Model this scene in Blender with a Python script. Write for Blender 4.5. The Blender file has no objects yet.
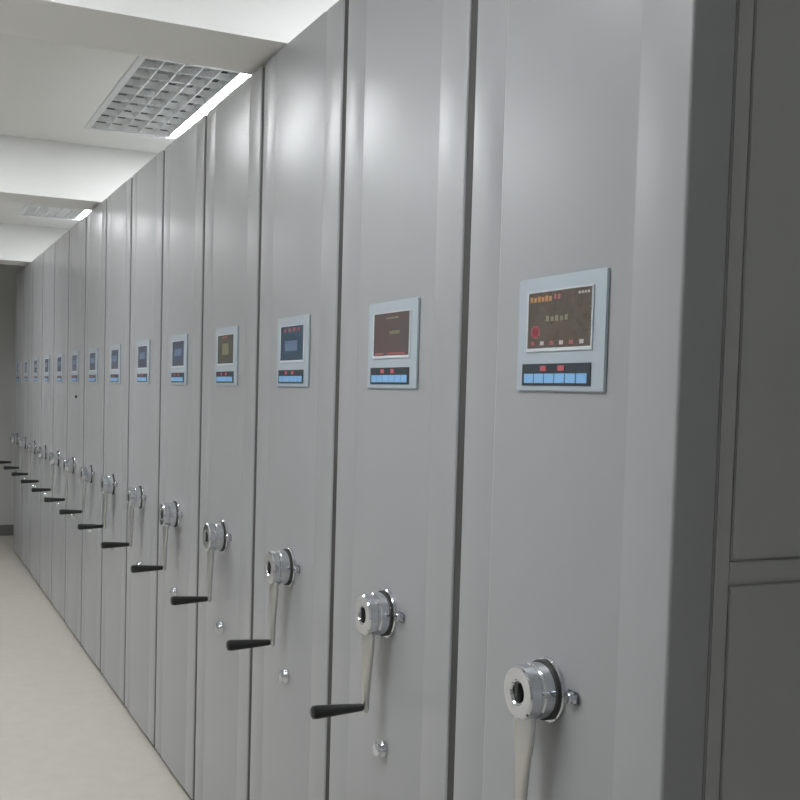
import bpy, bmesh, math, random
from mathutils import Vector, Matrix
C = bpy.context.scene
COL = C.collection
PI = math.pi

# ------------------------------------------------------------------ materials
def mat(name, col, rough=0.5, metal=0.0, emit=None, estr=0.0, spec=0.5, noise=0.0, nscale=8.0,
        rnoise=0.0, bump=0.0, bscale=30.0, coat=0.0, stretch=(1, 1, 1)):
    m = bpy.data.materials.new(name); m.use_nodes = True
    nt = m.node_tree; b = nt.nodes['Principled BSDF']
    b.inputs['Base Color'].default_value = (*col, 1)
    b.inputs['Roughness'].default_value = rough
    b.inputs['Metallic'].default_value = metal
    b.inputs['Specular IOR Level'].default_value = spec
    b.inputs['Coat Weight'].default_value = coat
    b.inputs['Coat Roughness'].default_value = 0.12
    if emit:
        b.inputs['Emission Color'].default_value = (*emit, 1)
        b.inputs['Emission Strength'].default_value = estr
    if noise or rnoise or bump:
        tc = nt.nodes.new('ShaderNodeTexCoord'); mp = nt.nodes.new('ShaderNodeMapping')
        mp.inputs['Scale'].default_value = stretch
        nt.links.new(tc.outputs['Object'], mp.inputs['Vector'])
        n = nt.nodes.new('ShaderNodeTexNoise'); n.inputs['Scale'].default_value = nscale
        n.inputs['Detail'].default_value = 4
        nt.links.new(mp.outputs['Vector'], n.inputs['Vector'])
        if noise:
            r = nt.nodes.new('ShaderNodeValToRGB')
            r.color_ramp.elements[0].position = 0.3; r.color_ramp.elements[1].position = 0.7
            r.color_ramp.elements[0].color = (*[c * (1 - noise) for c in col], 1)
            r.color_ramp.elements[1].color = (*[min(1, c * (1 + noise)) for c in col], 1)
            nt.links.new(n.outputs['Fac'], r.inputs['Fac']); nt.links.new(r.outputs['Color'], b.inputs['Base Color'])
        if rnoise:
            r = nt.nodes.new('ShaderNodeMapRange')
            r.inputs['To Min'].default_value = max(0, rough - rnoise); r.inputs['To Max'].default_value = rough + rnoise
            nt.links.new(n.outputs['Fac'], r.inputs['Value']); nt.links.new(r.outputs['Result'], b.inputs['Roughness'])
        if bump:
            n2 = nt.nodes.new('ShaderNodeTexNoise'); n2.inputs['Scale'].default_value = bscale
            nt.links.new(mp.outputs['Vector'], n2.inputs['Vector'])
            bp = nt.nodes.new('ShaderNodeBump'); bp.inputs['Strength'].default_value = bump
            bp.inputs['Distance'].default_value = 0.002
            nt.links.new(n2.outputs['Fac'], bp.inputs['Height']); nt.links.new(bp.outputs['Normal'], b.inputs['Normal'])
    return m

M = {}
M['paint'] = mat('grey_powder_coat', (.35, .356, .366), .30, noise=.02, nscale=3, bump=.25, bscale=7, spec=.42, stretch=(1, 1, .35))
M['side'] = mat('grey_shelf_steel', (.43, .435, .43), .45, noise=.02, nscale=4)
M['rubber'] = mat('dark_rubber', (.045, .045, .043), .7)
M['plinth'] = mat('dark_plinth', (.05, .05, .048), .6, noise=.1)
M['chrome'] = mat('chrome', (.66, .68, .72), .10, 1.0, rnoise=.04)
M['steel'] = mat('brushed_steel', (.56, .56, .55), .34, 1.0, rnoise=.05)
M['black'] = mat('black_plastic', (.012, .013, .012), .35, noise=.1)
M['bezel'] = mat('blue_grey_plastic', (.39, .45, .495), .38, noise=.02)
M['bezel_edge'] = mat('pale_plastic_edge', (.62, .66, .70), .35, noise=.02)
M['keypad'] = mat('keypad_black', (.02, .03, .04), .4, noise=.05)
M['key'] = mat('key_blue', (.22, .45, .75), .35, emit=(.25, .5, .85), estr=.04, noise=.03)
M['key_red'] = mat('key_red', (.42, .09, .11), .35, emit=(.7, .12, .15), estr=.10, noise=.03)
M['scr_brown'] = mat('screen_brown', (.035, .028, .02), .22, emit=(.088, .073, .062), estr=.55, noise=.25, nscale=30)
M['scr_umber'] = mat('screen_olive_brown', (.03, .03, .025), .22, emit=(.078, .076, .066), estr=.55, noise=.15, nscale=30)
M['scr_plum'] = mat('screen_plum_brown', (.035, .025, .025), .22, emit=(.10, .078, .074), estr=.55, noise=.2, nscale=30)
M['scr_blue'] = mat('screen_navy', (.015, .03, .05), .22, emit=(.04, .068, .095), estr=.55, noise=.2, nscale=30)
M['scr_slate'] = mat('screen_slate', (.02, .025, .04), .22, emit=(.068, .078, .11), estr=.55, noise=.2, nscale=30)
M['t_orange'] = mat('screen_orange', (.12, .07, .03), .3, emit=(.38, .17, .06), estr=.55, noise=.1)
M['t_red'] = mat('screen_red', (.10, .04, .04), .3, emit=(.28, .07, .08), estr=.55, noise=.1)
M['t_olive'] = mat('screen_olive', (.06, .06, .04), .3, emit=(.16, .15, .09), estr=.55, noise=.1)
M['t_pale'] = mat('screen_pale', (.2, .2, .2), .3, emit=(.34, .3, .3), estr=.55, noise=.1)
M['t_blue'] = mat('screen_dim_blue', (.05, .09, .15), .3, emit=(.085, .105, .15), estr=.55, noise=.1)
M['ceiling'] = mat('ceiling_board', (.80, .80, .78), .85, noise=.015, nscale=3)
M['beam'] = mat('white_painted_beam', (.86, .86, .845), .75, noise=.01, nscale=3)
M['wall'] = mat('painted_wall', (.55, .555, .54), .8, noise=.015, nscale=3)
M['skirt'] = mat('dark_skirting', (.15, .15, .15), .5, noise=.03)
M['floor'] = mat('speckled_vinyl_floor', (.62, .58, .52), .38, noise=.04, nscale=14, rnoise=.05)
M['tray'] = mat('fixture_tray', (.10, .105, .105), .5, noise=.02)
M['blade'] = mat('louvre_aluminium', (.85, .86, .86), .30, .6, rnoise=.04)
M['frame'] = mat('fixture_frame_white', (.66, .67, .67), .5, noise=.01)
M['tube'] = mat('lit_tube', (.9, .95, 1), .4, emit=(.96, .985, 1.0), estr=150.0, noise=.01)

# ------------------------------------------------------------------ helpers
def bm_box(bm, x0, x1, y0, y1, z0, z1, bev=0, seg=2):
    r = bmesh.ops.create_cube(bm, size=1)
    for v in r['verts']:
        v.co = Vector(((x0 + x1) / 2 + v.co.x * (x1 - x0), (y0 + y1) / 2 + v.co.y * (y1 - y0), (z0 + z1) / 2 + v.co.z * (z1 - z0)))
    if bev:
        es = {e for v in r['verts'] for e in v.link_edges}
        bmesh.ops.bevel(bm, geom=list(es), offset=bev, segments=seg, affect='EDGES', clamp_overlap=True)
    return r

def mesh(name, bm, m, smooth=None):
    bmesh.ops.recalc_face_normals(bm, faces=bm.faces[:])
    me = bpy.data.meshes.new(name); bm.to_mesh(me); bm.free()
    for mm in (m if isinstance(m, (list, tuple)) else [m]): me.materials.append(mm)
    if smooth is not None:
        for p in me.polygons: p.use_smooth = True
        me.set_sharp_from_angle(angle=math.radians(smooth))
    return me

def link(name, me, parent=None, label=None):
    o = bpy.data.objects.new(name, me); COL.objects.link(o)
    if parent: o.parent = parent
    if label: o['label'] = label
    return o

def struct(name, bm, m):
    o = link(name, mesh(name, bm, m)); o['kind'] = 'structure'; return o

def prism_z(bm, pts, z0, z1):
    """closed outline (x, y) extruded from z0 to z1"""
    a = [bm.verts.new((x, y, z0)) for x, y in pts]; b = [bm.verts.new((x, y, z1)) for x, y in pts]
    n = len(pts)
    for i in range(n): bm.faces.new((a[i], a[(i + 1) % n], b[(i + 1) % n], b[i]))
    bm.faces.new(a[::-1]); bm.faces.new(b)

def lathe_x(bm, prof, cy=0, cz=0, n=40):
    """profile (p, r): p metres out of the cabinet face (towards -X); closed at both ends"""
    rings = []
    for p, r in prof:
        rings.append([bm.verts.new((-p, cy + r * math.cos(2 * PI * i / n), cz + r * math.sin(2 * PI * i / n))) for i in range(n)])
    for a, b in zip(rings, rings[1:]):
        for i in range(n): bm.faces.new((a[i], a[(i + 1) % n], b[(i + 1) % n], b[i]))
    bm.faces.new(rings[0][::-1]); bm.faces.new(rings[-1])

def loft(bm, secs, n=20, e=0.75):
    """secs: (centre, axis_u, axis_v) superellipse sections"""
    rings = []
    for c, u, v in secs:
        ring = []
        for i in range(n):
            a = 2 * PI * i / n; ca, sa = math.cos(a), math.sin(a)
            ring.append(bm.verts.new(Vector(c) + Vector(u) * math.copysign(abs(ca) ** e, ca) + Vector(v) * math.copysign(abs(sa) ** e, sa)))
        rings.append(ring)
    for a, b in zip(rings, rings[1:]):
        for i in range(n): bm.faces.new((a[i], a[(i + 1) % n], b[(i + 1) % n], b[i]))
    bm.faces.new(rings[0][::-1]); bm.faces.new(rings[-1])

# ------------------------------------------------------------------ room
D, S0, W = 0.912, 1.085, 0.5927        # face plane, near end of the row, pitch of the cabinets
ZC, ZB = 2.591, 2.321                  # ceiling, underside of the beams
XL, XR, YB, YF = -2.3, 3.0, -2.2, 10.4
def room_box(name, m, *a):
    bm = bmesh.new(); bm_box(bm, *a); return struct(name, bm, m)
room_box('floor', M['floor'], XL - .1, XR + .1, YB - .1, YF + .1, -.1, 0)
room_box('wall_left', M['wall'], XL - .1, XL, YB, YF, 0, ZC)
room_box('wall_right', M['wall'], XR, XR + .1, YB, YF, 0, ZC)
room_box('wall_far', M['wall'], XL - .1, XR + .1, YF, YF + .1, 0, ZC)
WX0, WX1, WZ0, WZ1 = -2.15, .80, .95, 2.15                 # window opening added behind the camera to brighten the beams
bm = bmesh.new()
for a in ((XL - .1, WX0, 0, ZC), (WX1, XR + .1, 0, ZC), (WX0, WX1, 0, WZ0), (WX0, WX1, WZ1, ZC)): bm_box(bm, a[0], a[1], YB - .1, YB, a[2], a[3])
struct('wall_near', bm, M['wall'])
bm = bmesh.new()
for a in ((WX0, WX1, WZ0, WZ0 + .05), (WX0, WX1, WZ1 - .05, WZ1), (WX0, WX0 + .05, WZ0 + .05, WZ1 - .05), (WX1 - .05, WX1, WZ0 + .05, WZ1 - .05), (-.70, -.65, WZ0 + .05, WZ1 - .05)):
    bm_box(bm, a[0], a[1], YB - .08, YB - .02, a[2], a[3])
struct('added_window_1', bm, M['frame'])  # frame of the added, unseen window
room_box('added_shade_block', M['wall'], .96, XR, YB, .12, 0, ZB)      # unseen block, added to keep light off the first cabinet's side
room_box('baseboard_left', M['skirt'], XL, XL + .012, YB, YF, 0, .1)
room_box('baseboard_far', M['skirt'], XL + .012, XR, YF - .012, YF, 0, .1)
for i, (y0, y1) in enumerate([(-.35, -.04), (2.708, 3.015), (5.4775, 5.784), (8.467, 8.774)]):
    room_box('trim_%d' % (i + 1), M['beam'], XL, XR, y0, y1, ZB, ZC)

# ceiling fixtures (x0, y0); each 0.60 x 1.20 m, set into holes of the ceiling
FW, FL = .60, 1.20
FX = [(.80, 3.90), (.80, 6.75), (.80, 1.12), (-1.55, 3.90), (-1.55, 6.75), (-1.55, 1.12), (-.47, 3.90), (-.47, 6.75), (-.47, 1.12)]
xs = sorted({XL - .1, XR + .1} | {v for x, y in FX for v in (x, x + FW)})
ys = sorted({YB - .1, YF + .1} | {v for x, y in FX for v in (y, y + FL)})
bm = bmesh.new()
for i in range(len(xs) - 1):
    for j in range(len(ys) - 1):
        cx, cy = (xs[i] + xs[i + 1]) / 2, (ys[j] + ys[j + 1]) / 2
        if any(x < cx < x + FW and y < cy < y + FL for x, y in FX): continue
        bm_box(bm, xs[i], xs[i + 1], ys[j], ys[j + 1], ZC, ZC + .14)
bmesh.ops.remove_doubles(bm, verts=bm.verts[:], dist=1e-5)
struct('ceiling', bm, M['ceiling'])

# fixture meshes (origin: near left corner at the ceiling plane)
def fixture_meshes():
    r = {}
    g = .002
    bm = bmesh.new()                                   # tray, open below
    bm_box(bm, g, FW - g, g, FL - g, .105, .11)
    bm_box(bm, g, .006, g, FL - g, 0, .105); bm_box(bm, FW - .006, FW - g, g, FL - g, 0, .105)
    bm_box(bm, .006, FW - .006, g, .006, 0, .105); bm_box(bm, .006, FW - .006, FL - .006, FL - g, 0, .105)
    for xx in (.370, .426): bm_box(bm, xx - .002, xx + .002, .006, FL - .006, .041, .105)   # inner reflector walls
    r['tray'] = mesh('tray', bm, M['tray'])
    bm = bmesh.new()                                   # trim frame
    for a in ((-.012, FW + .012, -.012, .014), (-.012, FW + .012, FL - .014, FL + .012), (-.012, .014, .014, FL - .014), (FW - .014, FW + .012, .014, FL - .014)):
        bm_box(bm, *a, -.005, -.0005)
    r['frame'] = mesh('frame', bm, M['frame'])
    LX = (.016, .088, .160, .232, .301, .370, .426, .505, FW - .016)
    bm = bmesh.new()                                   # louvre: long blades and scalloped cross blades
    for xx in LX:
        h = .040
        prism = [(xx - .002, .0), (xx + .002, .0), (xx + .006, h), (xx - .006, h)]
        a = [bm.verts.new((x, .014, z)) for x, z in prism]; b = [bm.verts.new((x, FL - .014, z)) for x, z in prism]
        for i in range(4): bm.faces.new((a[i], a[(i + 1) % 4], b[(i + 1) % 4], b[i]))
        bm.faces.new(a[::-1]); bm.faces.new(b)
    NR = 9
    for k in range(NR + 1):
        yy = .016 + (FL - .032) * k / NR
        for x0, x1 in zip(LX, LX[1:]):
            if x0 == .370: continue
            top = .024 if x0 != .370 else .006
            prism = [(yy - .002, .0), (yy + .002, .0), (yy + .005, top), (yy - .005, top)]
            a = [bm.verts.new((x0 + .002, y, z)) for y, z in prism]; b = [bm.verts.new((x1 - .002, y, z)) for y, z in prism]
            for i in range(4): bm.faces.new((a[i], a[(i + 1) % 4], b[(i + 1) % 4], b[i]))
            bm.faces.new(a[::-1]); bm.faces.new(b)
    r['louvre'] = mesh('louvre', bm, M['blade'])
    bm = bmesh.new()
    n = 20; rings = []
    for y in (.03, FL - .03):
        rings.append([bm.verts.new((.398 + .014 * math.cos(2 * PI * i / n), y, .0138 + .014 * math.sin(2 * PI * i / n))) for i in range(n)])
    for i in range(n): bm.faces.new((rings[0][i], rings[0][(i + 1) % n], rings[1][(i + 1) % n], rings[1][i]))
    bm.faces.new(rings[0][::-1]); bm.faces.new(rings[1])
    r['tube'] = mesh('tube', bm, M['tube'], 40)
    bm = bmesh.new()
    bm_box(bm, .378, .422, -.0102, .0103, -.001, .104, .002)
    r['lamp_holder'] = mesh('lamp_holder', bm, M['frame'])
    return r
FM = fixture_meshes()
FLAB = ['louvred ceiling light nearest the camera, its lit tube meeting the cabinet tops',
        'bright louvred ceiling light farther away, half hidden behind the white beam',
        'louvred ceiling light above the nearest cabinet', 'louvred ceiling light by the left wall, between the second and third beam',
        'farthest louvred ceiling light along the left wall', 'louvred ceiling light by the left wall, nearest the camera',
        'louvred ceiling light over the middle of the aisle, between the second and third beam',
        'farthest louvred ceiling light over the middle of the aisle', 'louvred ceiling light over the middle of the aisle, almost above the camera']
for (x, y), lb in zip(FX, FLAB):
    t = bpy.data.objects.new('ceiling_light', None); COL.objects.link(t); t.location = (x, y, ZC)
    t['label'] = lb; t['category'] = 'ceiling light'; t['group'] = 'louvred ceiling lights'
    for nm in ('tray', 'frame', 'louvre', 'tube'):
        link(nm, FM[nm], t, {'tube': 'glowing white fluorescent tube'}.get(nm))
    for yy in (.018, FL - .018): link('lamp_holder', FM['lamp_holder'], t).location = (0, yy, 0)

# ------------------------------------------------------------------ cabinets
# local frame: origin on the floor at the near corner of the face plane; +X into the cabinet, +Y along the row
H = 2.30; CW = .567; Z0 = .028; DEP = 1.85
def face_profile():
    """front cover outline: raised middle field between two flat edge strips, rounded vertical corners"""
    p = []
    r = .005; e = .0012                        # corner radius, how far edge strips sit back
    back = .070
    p.append((back, 0.001))
    for k in range(6):
        a = PI / 2 * k / 5; p.append((e + r - r * math.sin(a), .001 + r - r * math.cos(a)))
    p += [(e, .098), (.0024, .105), (.0024, .108), (0, .118)]
    p += [(0, .458), (.0042, .466), (.0042, .469), (e, .476)]
    for k in range(6):
        a = PI / 2 * k / 5; p.append((e + r - r * math.cos(a), CW - r + r * math.sin(a)))
    p.append((back, CW))
    return p
CM = {}
bm = bmesh.new(); prism_z(bm, face_profile(), Z0, H); CM['front_panel'] = mesh('front_panel', bm, M['paint'], 25)

bm = bmesh.new()                              # shelf unit: posts, rails and recessed sheet panels
for x0, x1 in ((.078, .106), (DEP / 2 - .02, DEP / 2 + .02), (DEP - .03, DEP)):
    for y0, y1 in ((.006, .040), (CW - .040, CW - .006)): bm_box(bm, x0, x1, y0, y1, Z0, H - .004, .002)
for x0, x1 in ((.106, DEP / 2 - .02), (DEP / 2 + .02, DEP - .03)):
    for y0, y1 in ((.008, .03), (CW - .03, CW - .008)):
        for z0, z1 in ((Z0, .10), (1.168, 1.196), (H - .05, H - .005)): bm_box(bm, x0, x1, y0, y1, z0, z1, .0015)
    for y in (.014, CW - .016):
        for z0, z1 in ((.10, 1.168), (1.196, H - .05)): bm_box(bm, x0, x1, y, y + .002, z0, z1)
    for y0, y1 in ((.008, .013), (CW - .013, CW - .008)):            # raised sheets with a shadow gap all round
        for z0, z1 in ((.104, 1.163), (1.199, H - .054)): bm_box(bm, x0 + .004, x1 - .004, y0, y1, z0, z1, .0015)
bm_box(bm, .106, DEP - .03, .03, CW - .03, H - .03, H - .006)
bm_box(bm, .070, .078, .030, CW - .030, Z0, H - .01)
CM['shelf_frame'] = mesh('shelf_frame', bm, M['side'])

bm = bmesh.new(); bm_box(bm, .014, DEP - .03, .004, CW - .004, 0.0005, Z0 - .0005, .002); CM['base'] = mesh('base', bm, M['plinth'])
bm = bmesh.new(); bm_box(bm, .004, .040, CW + .0005, W + .0005, Z0, H - .004, .001); CM['seal_strip'] = mesh('seal_strip', bm, M['rubber'])

# control panel -------------------------------------------------------------
PY0, PY1, PZ0, PZ1 = .158, .394, 1.420, 1.597
SY0, SY1, SZ0, SZ1 = .192, .361, 1.487, 1.573
KY0, KY1, KZ0, KZ1 = .190, .375, 1.429, 1.463
bm = bmesh.new()
bm_box(bm, -.0045, -.0003, PY0, PY1, PZ0, PZ1, .002, 2)
CM['control_panel'] = mesh('control_panel', bm, M['bezel'], 40)
bm = bmesh.new()                              # pale lip round the screen
t = .0035
for a in ((SY0 - t, SY1 + t, SZ0 - t - .002, SZ0), (SY0 - t, SY1 + t, SZ1, SZ1 + t * .6), (SY0 - t, SY0, SZ0, SZ1), (SY1, SY1 + t, SZ0, SZ1)):
    bm_box(bm, -.0068, -.0046, *a, .0006, 1)
CM['screen_lip'] = mesh('screen_lip', bm, M['bezel_edge'])
def screen_mesh(kind):
    """the lit display with its small coloured marks (facing -X; the near side of the row is low Y = right)"""
    names = {'brown': ['scr_brown', 't_orange', 't_red', 't_olive', 't_pale'], 'plum': ['scr_plum', 't_olive', 't_red', 't_olive', 't_red'],
             'navy': ['scr_blue', 't_red', 't_blue', 't_blue', 't_blue'], 'umber': ['scr_umber', 't_red', 't_olive', 't_olive', 't_olive'],
             'slate': ['scr_slate', 't_blue', 't_blue', 't_blue', 't_blue']}[kind]
    bm = bmesh.new(); bm_box(bm, -.0060, -.0046, SY0 + .0003, SY1 - .0003, SZ0 + .0003, SZ1 - .0003)
    def mark(u0, u1, v0, v1, mi):             # u from the left edge, v from the top, 0..1
        n0 = len(bm.faces); bm.faces.ensure_lookup_table()
        bm_box(bm, -.0064, -.0061, SY1 - (SY1 - SY0) * u1, SY1 - (SY1 - SY0) * u0, SZ1 - (SZ1 - SZ0) * v1, SZ1 - (SZ1 - SZ0) * v0)
        bm.faces.ensure_lookup_table()
        for f in bm.faces[n0:]: f.material_index = mi
    if kind == 'brown':
        for k in range(6): mark(.03 + k * .062, .03 + k * .062 + .045, .07 + .015 * (k % 2), .17, 1)
        for k in range(2): mark(.42 + k * .06, .46 + k * .06, .06, .15, 2)
        for k in range(4): mark(.80 + k * .045, .83 + k * .045, .06, .10, 4)
        for k in range(5): mark(.30 + k * .075, .35 + k * .075, .43 + .02 * (k % 2), .53, 3)
        mark(.06, .20, .64, .78, 2); mark(.09, .17, .60, .82, 2)
        for k in range(6): mark(.06 + k * .155, .12 + k * .155, .88, .95, 4 if k % 2 else 2)
    elif kind == 'plum':
        mark(.35, .7, .1, .14, 1); mark(.45, .75, .42, .5, 3); mark(.05, .3, .93, .98, 2); mark(.4, .9, .93, .98, 4)
    elif kind == 'navy':
        for k in range(4): mark(.15 + k * .2, .25 + k * .2, .06, .16, 1)
        mark(.2, .75, .42, .72, 2)
    elif kind == 'umber':
        mark(.3, .6, .05, .1, 1); mark(.3, .7, .3, .7, 3)
    else:
        mark(.2, .8, .3, .6, 2)
    return mesh('screen', bm, [M[n] for n in names])
SCR = {k: screen_mesh(k) for k in ('brown', 'plum', 'navy', 'umber', 'slate')}
bm = bmesh.new(); bm_box(bm, -.0060, -.0046, KY0, KY1, KZ0, KZ1, .0006, 1); CM['keypad'] = mesh('keypad', bm, M['keypad'])
KEYW = (KY1 - KY0 - .014) / 6
bm = bmesh.new(); bm_box(bm, -.0072, -.0061, .0008, KEYW - .0012, 0, .0145, .0005, 1); CM['key'] = mesh('key', bm, M['key'])
bm = bmesh.new(); bm_box(bm, -.0072, -.0061, 0, .017, 0, .008, .0005, 1); CM['red_key'] = mesh('red_key', bm, M['key_red'])

# crank ---------------------------------------------------------------------
HY, HZ = .272, .963
bm = bmesh.new(); lathe_x(bm, [(.0003, .050), (.005, .050), (.007, .048), (.007, .045)], HY, HZ); CM['flange'] = mesh('flange', bm, M['chrome'], 35)
bm = bmesh.new(); lathe_x(bm, [(.0072, .046), (.0125, .046), (.0125, .043)], HY, HZ); CM['rubber_ring'] = mesh('rubber_ring', bm, M['rubber'], 35)
bm = bmesh.new(); lathe_x(bm, [(.0127, .043), (.030, .0425), (.032, .040), (.036, .040), (.038, .042), (.053, .041), (.0560, .038), (.0560, .020), (.0535, .018), (.0535, .017), (.049, .015), (.049, .001)], HY, HZ)
CM['hub'] = mesh('hub', bm, M['chrome'], 30)
bm = bmesh.new()
bm_box(bm, -.0575, -.0495, HY - .0045, HY + .0045, HZ - .015, HZ + .015, .001, 1); CM['slot_key'] = mesh('centre_bolt', bm, M['black'])
bm = bmesh.new()                              # arm: broad at the hub, narrow at the grip, leaning outwards
secs = []
for f, wd, th in ((0, .020, .004), (.04, .029, .006), (.25, .026, .0065), (.5, .018, .006), (.8, .0125, .006), (.97, .012, .006), (1.0, .008, .004)):
    secs.append(((-.040 - .003 * f, HY, HZ - .030 - .170 * f), (0, wd, 0), (-th, 0, -th * .25)))
loft(bm, secs); CM['crank_arm'] = mesh('crank_arm', bm, M['steel'], 50)
GZ = HZ - .190
bm = bmesh.new()
lathe_x(bm, [(.0495, .0070), (.053, .0080), (.085, .0100), (.125, .0125), (.150, .0138), (.157, .0125), (.160, .008)], HY, GZ, 24)
CM['grip'] = mesh('grip', bm, M['black'], 35)
bm = bmesh.new(); lathe_x(bm, [(.0003, .009), (.012, .009), (.014, .0075), (.014, .004)], HY - .070, HZ + .006, 24)
bm_box(bm, -.006, -.0003, HY - .086, HY - .054, HZ - .004, HZ + .016, .003, 2)
CM['latch'] = mesh('latch', bm, M['chrome'], 35)
bm = bmesh.new(); lathe_x(bm, [(.0003, .019), (.006, .019), (.009, .017), (.012, .015), (.019, .014), (.021, .010)], .268, .683, 28)
CM['lock'] = mesh('lock', bm, M['chrome'], 35)
bm = bmesh.new(); lathe_x(bm, [(.0003, .008), (.008, .008), (.010, .005)], .22, 1.345, 20)
CM['key_knob'] = mesh('key_knob', bm, M['black'], 35)

ORD = ['first', 'second', 'third', 'fourth', 'fifth', 'sixth', 'seventh', 'eighth', 'ninth', 'tenth', 'eleventh', 'twelfth', 'thirteenth', 'fourteenth']
KIND = ['brown', 'plum', 'navy', 'umber', 'slate'] + ['slate'] * 9
DESC = {0: 'nearest grey rolling shelf cabinet, with its shaded side showing and an orange-marked screen',
        1: 'second grey rolling shelf cabinet from the near end, with plain dark brown screen',
        2: 'third grey rolling shelf cabinet from the near end, with navy blue screen',
        3: 'fourth grey rolling shelf cabinet from the near end, with narrow olive brown screen',
        4: 'fifth grey rolling shelf cabinet from the near end, just past the olive-screened one',
        8: 'ninth grey rolling shelf cabinet from the near end, with small dark knob under its panel'}
NC = 14
for n in range(NC):
    c = bpy.data.objects.new('rolling_shelf_cabinet', None); COL.objects.link(c)
    c.location = (D, S0 + W * n, 0)
    c['label'] = DESC.get(n, '%s grey rolling shelf cabinet counted from the near end of the row' % ORD[n])
    if n == NC - 1: c['label'] = 'farthest grey rolling shelf cabinet, at the far end of the row'
    c['category'] = 'cabinet'; c['group'] = 'row of rolling shelf cabinets'
    for nm in ('front_panel', 'shelf_frame', 'base'): link(nm, CM[nm], c)
    if n < NC - 1: link('seal_strip', CM['seal_strip'], c, 'black rubber seal strip')
    cp = link('control_panel', CM['control_panel'], c, 'blue-grey control panel')
    if n == 0: cp.location.y = -.006
    link('screen', SCR[KIND[n]], cp); link('screen_lip', CM['screen_lip'], cp); link('keypad', CM['keypad'], cp)
    for k in range(6):
        o = link('key', CM['key'], cp, 'pale blue key'); o.location = (0, KY0 + .007 + k * KEYW, KZ0 + .004)
    for u in (.26, .52):
        o = link('key', CM['red_key'], cp, 'small red key'); o.location = (0, KY1 - (KY1 - KY0) * (u + .12), KZ0 + .0225)
    link('flange', CM['flange'], c); hb = link('hub', CM['hub'], c, 'chrome crank hub')
    link('rubber_ring', CM['rubber_ring'], hb, 'black ring'); link('bolt', CM['slot_key'], hb, 'dark centre bolt')
    ar = link('crank_arm', CM['crank_arm'], c, 'steel crank arm'); link('grip', CM['grip'], ar, 'black crank grip')
    link('latch', CM['latch'], c); link('lock', CM['lock'], c, 'chrome lock')
    if n == 8: link('knob', CM['key_knob'], c, 'small dark knob')

# ------------------------------------------------------------------ world, camera
w = bpy.data.worlds.new('world'); C.world = w; w.use_nodes = True
w.node_tree.nodes['Background'].inputs['Color'].default_value = (.5, .52, .55, 1)
w.node_tree.nodes['Background'].inputs['Strength'].default_value = 1.3
pl = bpy.data.lights.new('added_window_light', 'AREA'); pl.shape = 'RECTANGLE'; pl.size = WX1 - WX0; pl.size_y = WZ1 - WZ0  # portal for fill daylight through the added window
pl.cycles.is_portal = True
po = bpy.data.objects.new('added_window_light', pl); COL.objects.link(po)
po.location = ((WX0 + WX1) / 2, YB - .05, (WZ0 + WZ1) / 2); po.rotation_euler = (PI / 2, 0, PI)

yaw, pit, rol, f, cy, hc = .4455, .0514, .0281, 1064.18, 448.76, 1.41
Fv = Vector((math.sin(yaw) * math.cos(pit), math.cos(yaw) * math.cos(pit), -math.sin(pit)))
R0 = Vector((math.cos(yaw), -math.sin(yaw), 0)); U0 = R0.cross(Fv)
Rv = R0 * math.cos(rol) + U0 * math.sin(rol); Uv = -R0 * math.sin(rol) + U0 * math.cos(rol)
cam = bpy.data.cameras.new('camera'); co = bpy.data.objects.new('camera', cam); COL.objects.link(co)
m3 = Matrix((Rv, Uv, -Fv)).transposed()
co.matrix_world = Matrix.Translation((0, 0, hc)) @ m3.to_4x4()
cam.sensor_fit = 'HORIZONTAL'; cam.sensor_width = 36; cam.lens = f / 800 * 36
cam.shift_y = (cy - 400) / 800; cam.clip_start = .02
C.camera = co
C.view_settings.view_transform = 'Standard'; C.view_settings.look = 'None'
C.view_settings.gamma = 1; C.view_settings.use_curve_mapping = False
C.view_settings.exposure = 0.06
